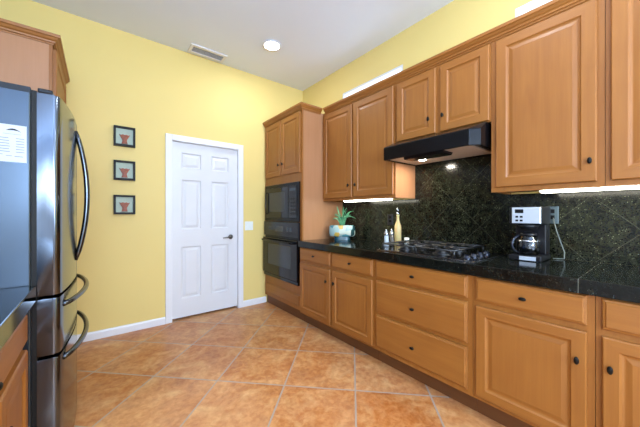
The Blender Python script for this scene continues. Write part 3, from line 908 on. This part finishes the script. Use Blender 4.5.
def hhandle(parent, z):
    pts = []; ya, yb = 1.735, 2.50
    for k in range(19):
        q = k/18; y = ya + (yb-ya)*q
        pts.append((xf(y) - .002 + .046*math.sin(math.pi*q)**.6, y, z))
    MB().tube(pts, .012, 12).build('handle', M_HANDLE, parent)
d1 = bowed('freezer_drawer', fy0+.002, fy1-.002, .604, .848, .020, .020); hhandle(d1, .800)
d2 = bowed('freezer_drawer', fy0+.002, fy1-.002, .075, .590, .020, .020); hhandle(d2, .555)
MB().box(-.203, -.155, fy0+.003, fy0+.11, fz-.0155, fz+.004, bev=.005).build('hinge_cover', M_BLKPL, t)
MB().box(-.203, -.155, fy1-.11, fy1-.01, fz-.0155, fz+.004, bev=.005).build('hinge_cover', M_BLKPL, t)
MB().box(-.92, -.2225, fy0-.0012, fy0-.0001, fz-.026, fz-.002).build('top_trim', M_BLKPL, t)

# paper sheet with a curved mark and rows of print on the fridge side
py_ = fy0-.0008
t = thing('paper_sheet', 'white printed sheet with a dark curved mark stuck to the refrigerator side', 'paper', (-.34, py_, 1.43))
MB().box(-.415, -.2335, py_-.0006, py_, 1.424, 1.575).build('sheet', M_PAPER, t)
b = MB()
yy = py_-.0011
def mark(x0, x1, z0, z1): b.box(x0, x1, yy, yy+.0004, z0, z1)
# curved swoosh: thick in the middle, pointed at both ends
top, bot = [], []
for k in range(11):
    q = k/10; x = -.292 + .040*q
    zc = 1.5510 + .006*math.sin(q*math.pi*.9) - .003*q
    th = (.0052*math.sin(math.pi*min(1, q*1.0))**.8)
    top.append((x, zc+th*.9)); bot.append((x, zc-th*.5))
b.prism(top + bot[::-1][1:-1], 1, yy, yy+.0004)
b.prism([(-.252, 1.5500), (-.250, 1.5460), (-.258, 1.5550), (-.262, 1.5570)], 1, yy, yy+.0004)
b.build('emblem', M_BLKPL, t)
b = MB()
rnd = random.Random(5)
mark(-.300, -.250, 1.5365, 1.5380)
for i in range(6):
    z = 1.5190 - i*.011
    mark(-.405, -.330, z, z+.0028); mark(-.322, -.322+.030+rnd.uniform(0, .012), z, z+.0028); mark(-.264, -.240, z, z+.0028)
mark(-.40, -.300, 1.452, 1.4545); mark(-.292, -.275, 1.4475, 1.450); mark(-.268, -.244, 1.446, 1.449)
b.build('print_lines', M_PRINT, t)

# pantry cabinet behind the fridge
PF = -.250; p0, p1 = 2.665, 3.444
t = thing('pantry_cabinet', 'tall maple pantry cabinet in the corner behind the refrigerator', 'cabinet', (-.60, 3.05, 0))
b = MB()
b.box(LX+.002, PF-.018, p0, p1, .115, 2.40); b.box(LX+.002, PF-.08, p0, p1, .001, .115)
face_frame(b, left(PF), p0, p1, .115, 2.40, [(2.71, 3.40, .16, 1.25), (2.71, 3.40, 1.31, 2.33)])
b.build('carcass', M_WV, t)
MB().box(LX+.002, PF-.0185, p0-.005, p0-.0002, .1155, 2.379).build('side_panel', M_VENEER, t)
fn = left(PF)
raised(t, 'door', fn, 2.69, 3.42, .140, 1.268, .06); raised(t, 'door', fn, 2.69, 3.42, 1.292, ZT, .06)
b = MB().sweep([(LX+.002, p0-.0006), (PF-.0008, p0-.0006), (PF-.0008, p1)], CROWN)
b.build('crown', M_WH, t)

# left base cabinet and its counter
FL = -.242
t = thing('base_cabinet', 'maple base cabinet at lower left beside the refrigerator', 'cabinet', (-.58, 1.21, 0))
q0, q1 = .79, 1.640
b = MB()
b.box(LX+.002, FL-.018, q0, q1, .115, .8455); b.box(LX+.002, FL-.08, q0, q1, .001, .115)
fn = left(FL)
face_frame(b, fn, q0, q1, .115, .8455, [(.85, 1.18, .17, .64), (1.24, 1.57, .17, .64), (.85, 1.57, .72, .81)])
b.build('carcass', M_WV, t)
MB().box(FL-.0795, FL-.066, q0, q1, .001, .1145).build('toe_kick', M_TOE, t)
d = slab(t, 'drawer', fn, .815, 1.610, .697, .822); knob(d, fn, 1.120, .750, .017, .010)
for u0, u1 in [(.815, 1.202), (1.212, 1.610)]:
    d = raised(t, 'door', fn, u0, u1, .140, .668); knob(d, fn, u1-.035 if u0 < 1 else u0+.035, .55)
b = MB(); b.box(LX+.002, -.205, .75, 1.652, .8462, .914, bev=.004)
tag(b.build('countertop', M_GRAN), 'black granite countertop at left in front of the refrigerator', 'countertop')

# ------------------------------------------------------------------ on the back wall
def art_mat():
    m = NT('terracotta_art'); f = m.noise(m.coord(), 60, 3)
    m.base(m.ramp(f, [(.3, srgb(84, 26, 8)), (.7, srgb(176, 86, 30))]), .5); return m.m
M_ART = art_mat(); M_BACKING = plain('pale_green_backing', srgb(176, 190, 172), .6)
for name_z, (z0, z1) in [('top', (1.894, 2.092)), ('middle', (1.552, 1.748)), ('bottom', (1.207, 1.401))]:
    x0, x1 = .116, .296
    t = thing('picture_frame', {'top': 'topmost of three small black shadow box frames on yellow wall', 'middle': 'middle of three small black shadow box frames on yellow wall', 'bottom': 'lowest of three small black shadow box frames on yellow wall'}[name_z], 'picture frame', ((x0+x1)/2, D-.001, z0), 'black shadow box frames left of the door')
    fnb = lambda u, z, d: (u, D-.0008-d, z)
    b = MB(); face_frame(b, lambda u, z, q: fnb(u, z, q+.040), x0, x1, z0, z1, [(x0+.018, x1-.018, z0+.020, z1-.018)], .040)
    b.build('frame', M_MATTE, t)
    MB().box(x0+.0185, x1-.0185, D-.012, D-.002, z0+.0205, z1-.0185).build('backing', M_BACKING, t)
    cx = (x0+x1)/2; zb = z0+.028
    b = MB(); b.prism([(cx-.026, zb), (cx+.026, zb), (cx+.020, zb+.022), (cx+.018, zb+.036), (cx+.030, zb+.060), (cx+.046, zb+.092), (cx+.030, zb+.086), (cx+.014, zb+.094), (cx, zb+.087), (cx-.014, zb+.094), (cx-.030, zb+.086), (cx-.046, zb+.092), (cx-.030, zb+.060), (cx-.018, zb+.036), (cx-.020, zb+.022)], 1, D-.024, D-.0122)
    b.build('pot_relief', M_ART, t)

# light switch
t = thing('light_switch', 'white double light switch plate right of the white door', 'light switch', (1.553, D-.001, .995))
fnb = lambda u, z, d: (u, D-.0008-d, z)
b = MB(); b.rings([(1.496, 1.610, .995, 1.110, 0), (1.496, 1.610, .995, 1.110, .003), (1.500, 1.606, .999, 1.106, .006)], fnb); b.build('cover_plate', M_WPLAST, t)
for u in (1.516, 1.560):
    b = MB(); b.rings([(u, u+.032, 1.020, 1.086, .0062), (u+.001, u+.031, 1.021, 1.085, .0095)], fnb); b.build('rocker', M_WPLAST, t)

# ceiling vent
t = thing('ceiling_vent', 'white rectangular air vent in the ceiling above the door', 'vent', (.985, 3.32, H-.02))
vx0, vx1, vy0, vy1 = .790, 1.185, 3.235, 3.415
fnc = lambda u, z, d: (u, z, H-.0008-d)
b = MB()
face_frame(b, lambda u, z, q: fnc(u, z, q+.012), vx0, vx1, vy0, vy1, [(vx0+.03, vx1-.03, vy0+.035, vy1-.035)], .012)
b.build('vent_frame', M_WHITE, t)
M_VENT = plain('vent_slat_grey', srgb(170, 174, 178), .5)
MB().box(vx0+.031, vx1-.031, vy0+.036, vy1-.036, H-.0025, H-.0010).build('vent_backing', plain('vent_grey', srgb(52, 56, 60), .7), t)
for k in range(5):
    y = vy0+.046+k*.021
    b = MB(); b.prism([(y, H-.0028), (y+.0015, H-.0028), (y+.0075, H-.009), (y+.006, H-.009)], 0, vx0+.032, vx1-.032); b.build('slat', M_VENT, t)

# recessed ceiling lights
M_CAN = emit('ceiling_lamp_lens', (1.0, .98, .94, 1), 14)
def can(x, y, label, power=9):
    t = thing('recessed_light', label, 'ceiling light', (x, y, H-.015), 'recessed ceiling lights')
    b = MB(); b.lathe([(.082, 0), (.100, 0), (.100, .006), (.096, .011), (.084, .012), (.082, .008), (.082, 0)], (x, y, H-.0125), 2, 36, cap=False); b.build('trim_ring', M_WHITE, t)
    MB().lathe([(0, 0), (.080, 0), (.081, .005), (0, .005)], (x, y, H-.0075), 2, 36).build('lens', M_CAN, t)
    d = bpy.data.lights.new('can_light', 'AREA'); d.shape = 'DISK'; d.size = .15; d.energy = power; d.color = (.86, .92, 1)
    o = bpy.data.objects.new('can_light', d); COL.objects.link(o); o.parent = t
    o.location = Vector((x, y, H-.0135)) - Vector(t.location)
can(1.493, 2.726, 'round recessed light glowing in the ceiling near the back corner')
can(1.493, .60, 'round recessed light in the ceiling above the cabinets outside the view')  # this lamp and the next two are added out of view as fill
can(.20, -.60, 'round recessed light in the ceiling behind the camera')
can(1.493, -1.6, 'round recessed light in the ceiling near the wall behind the camera')
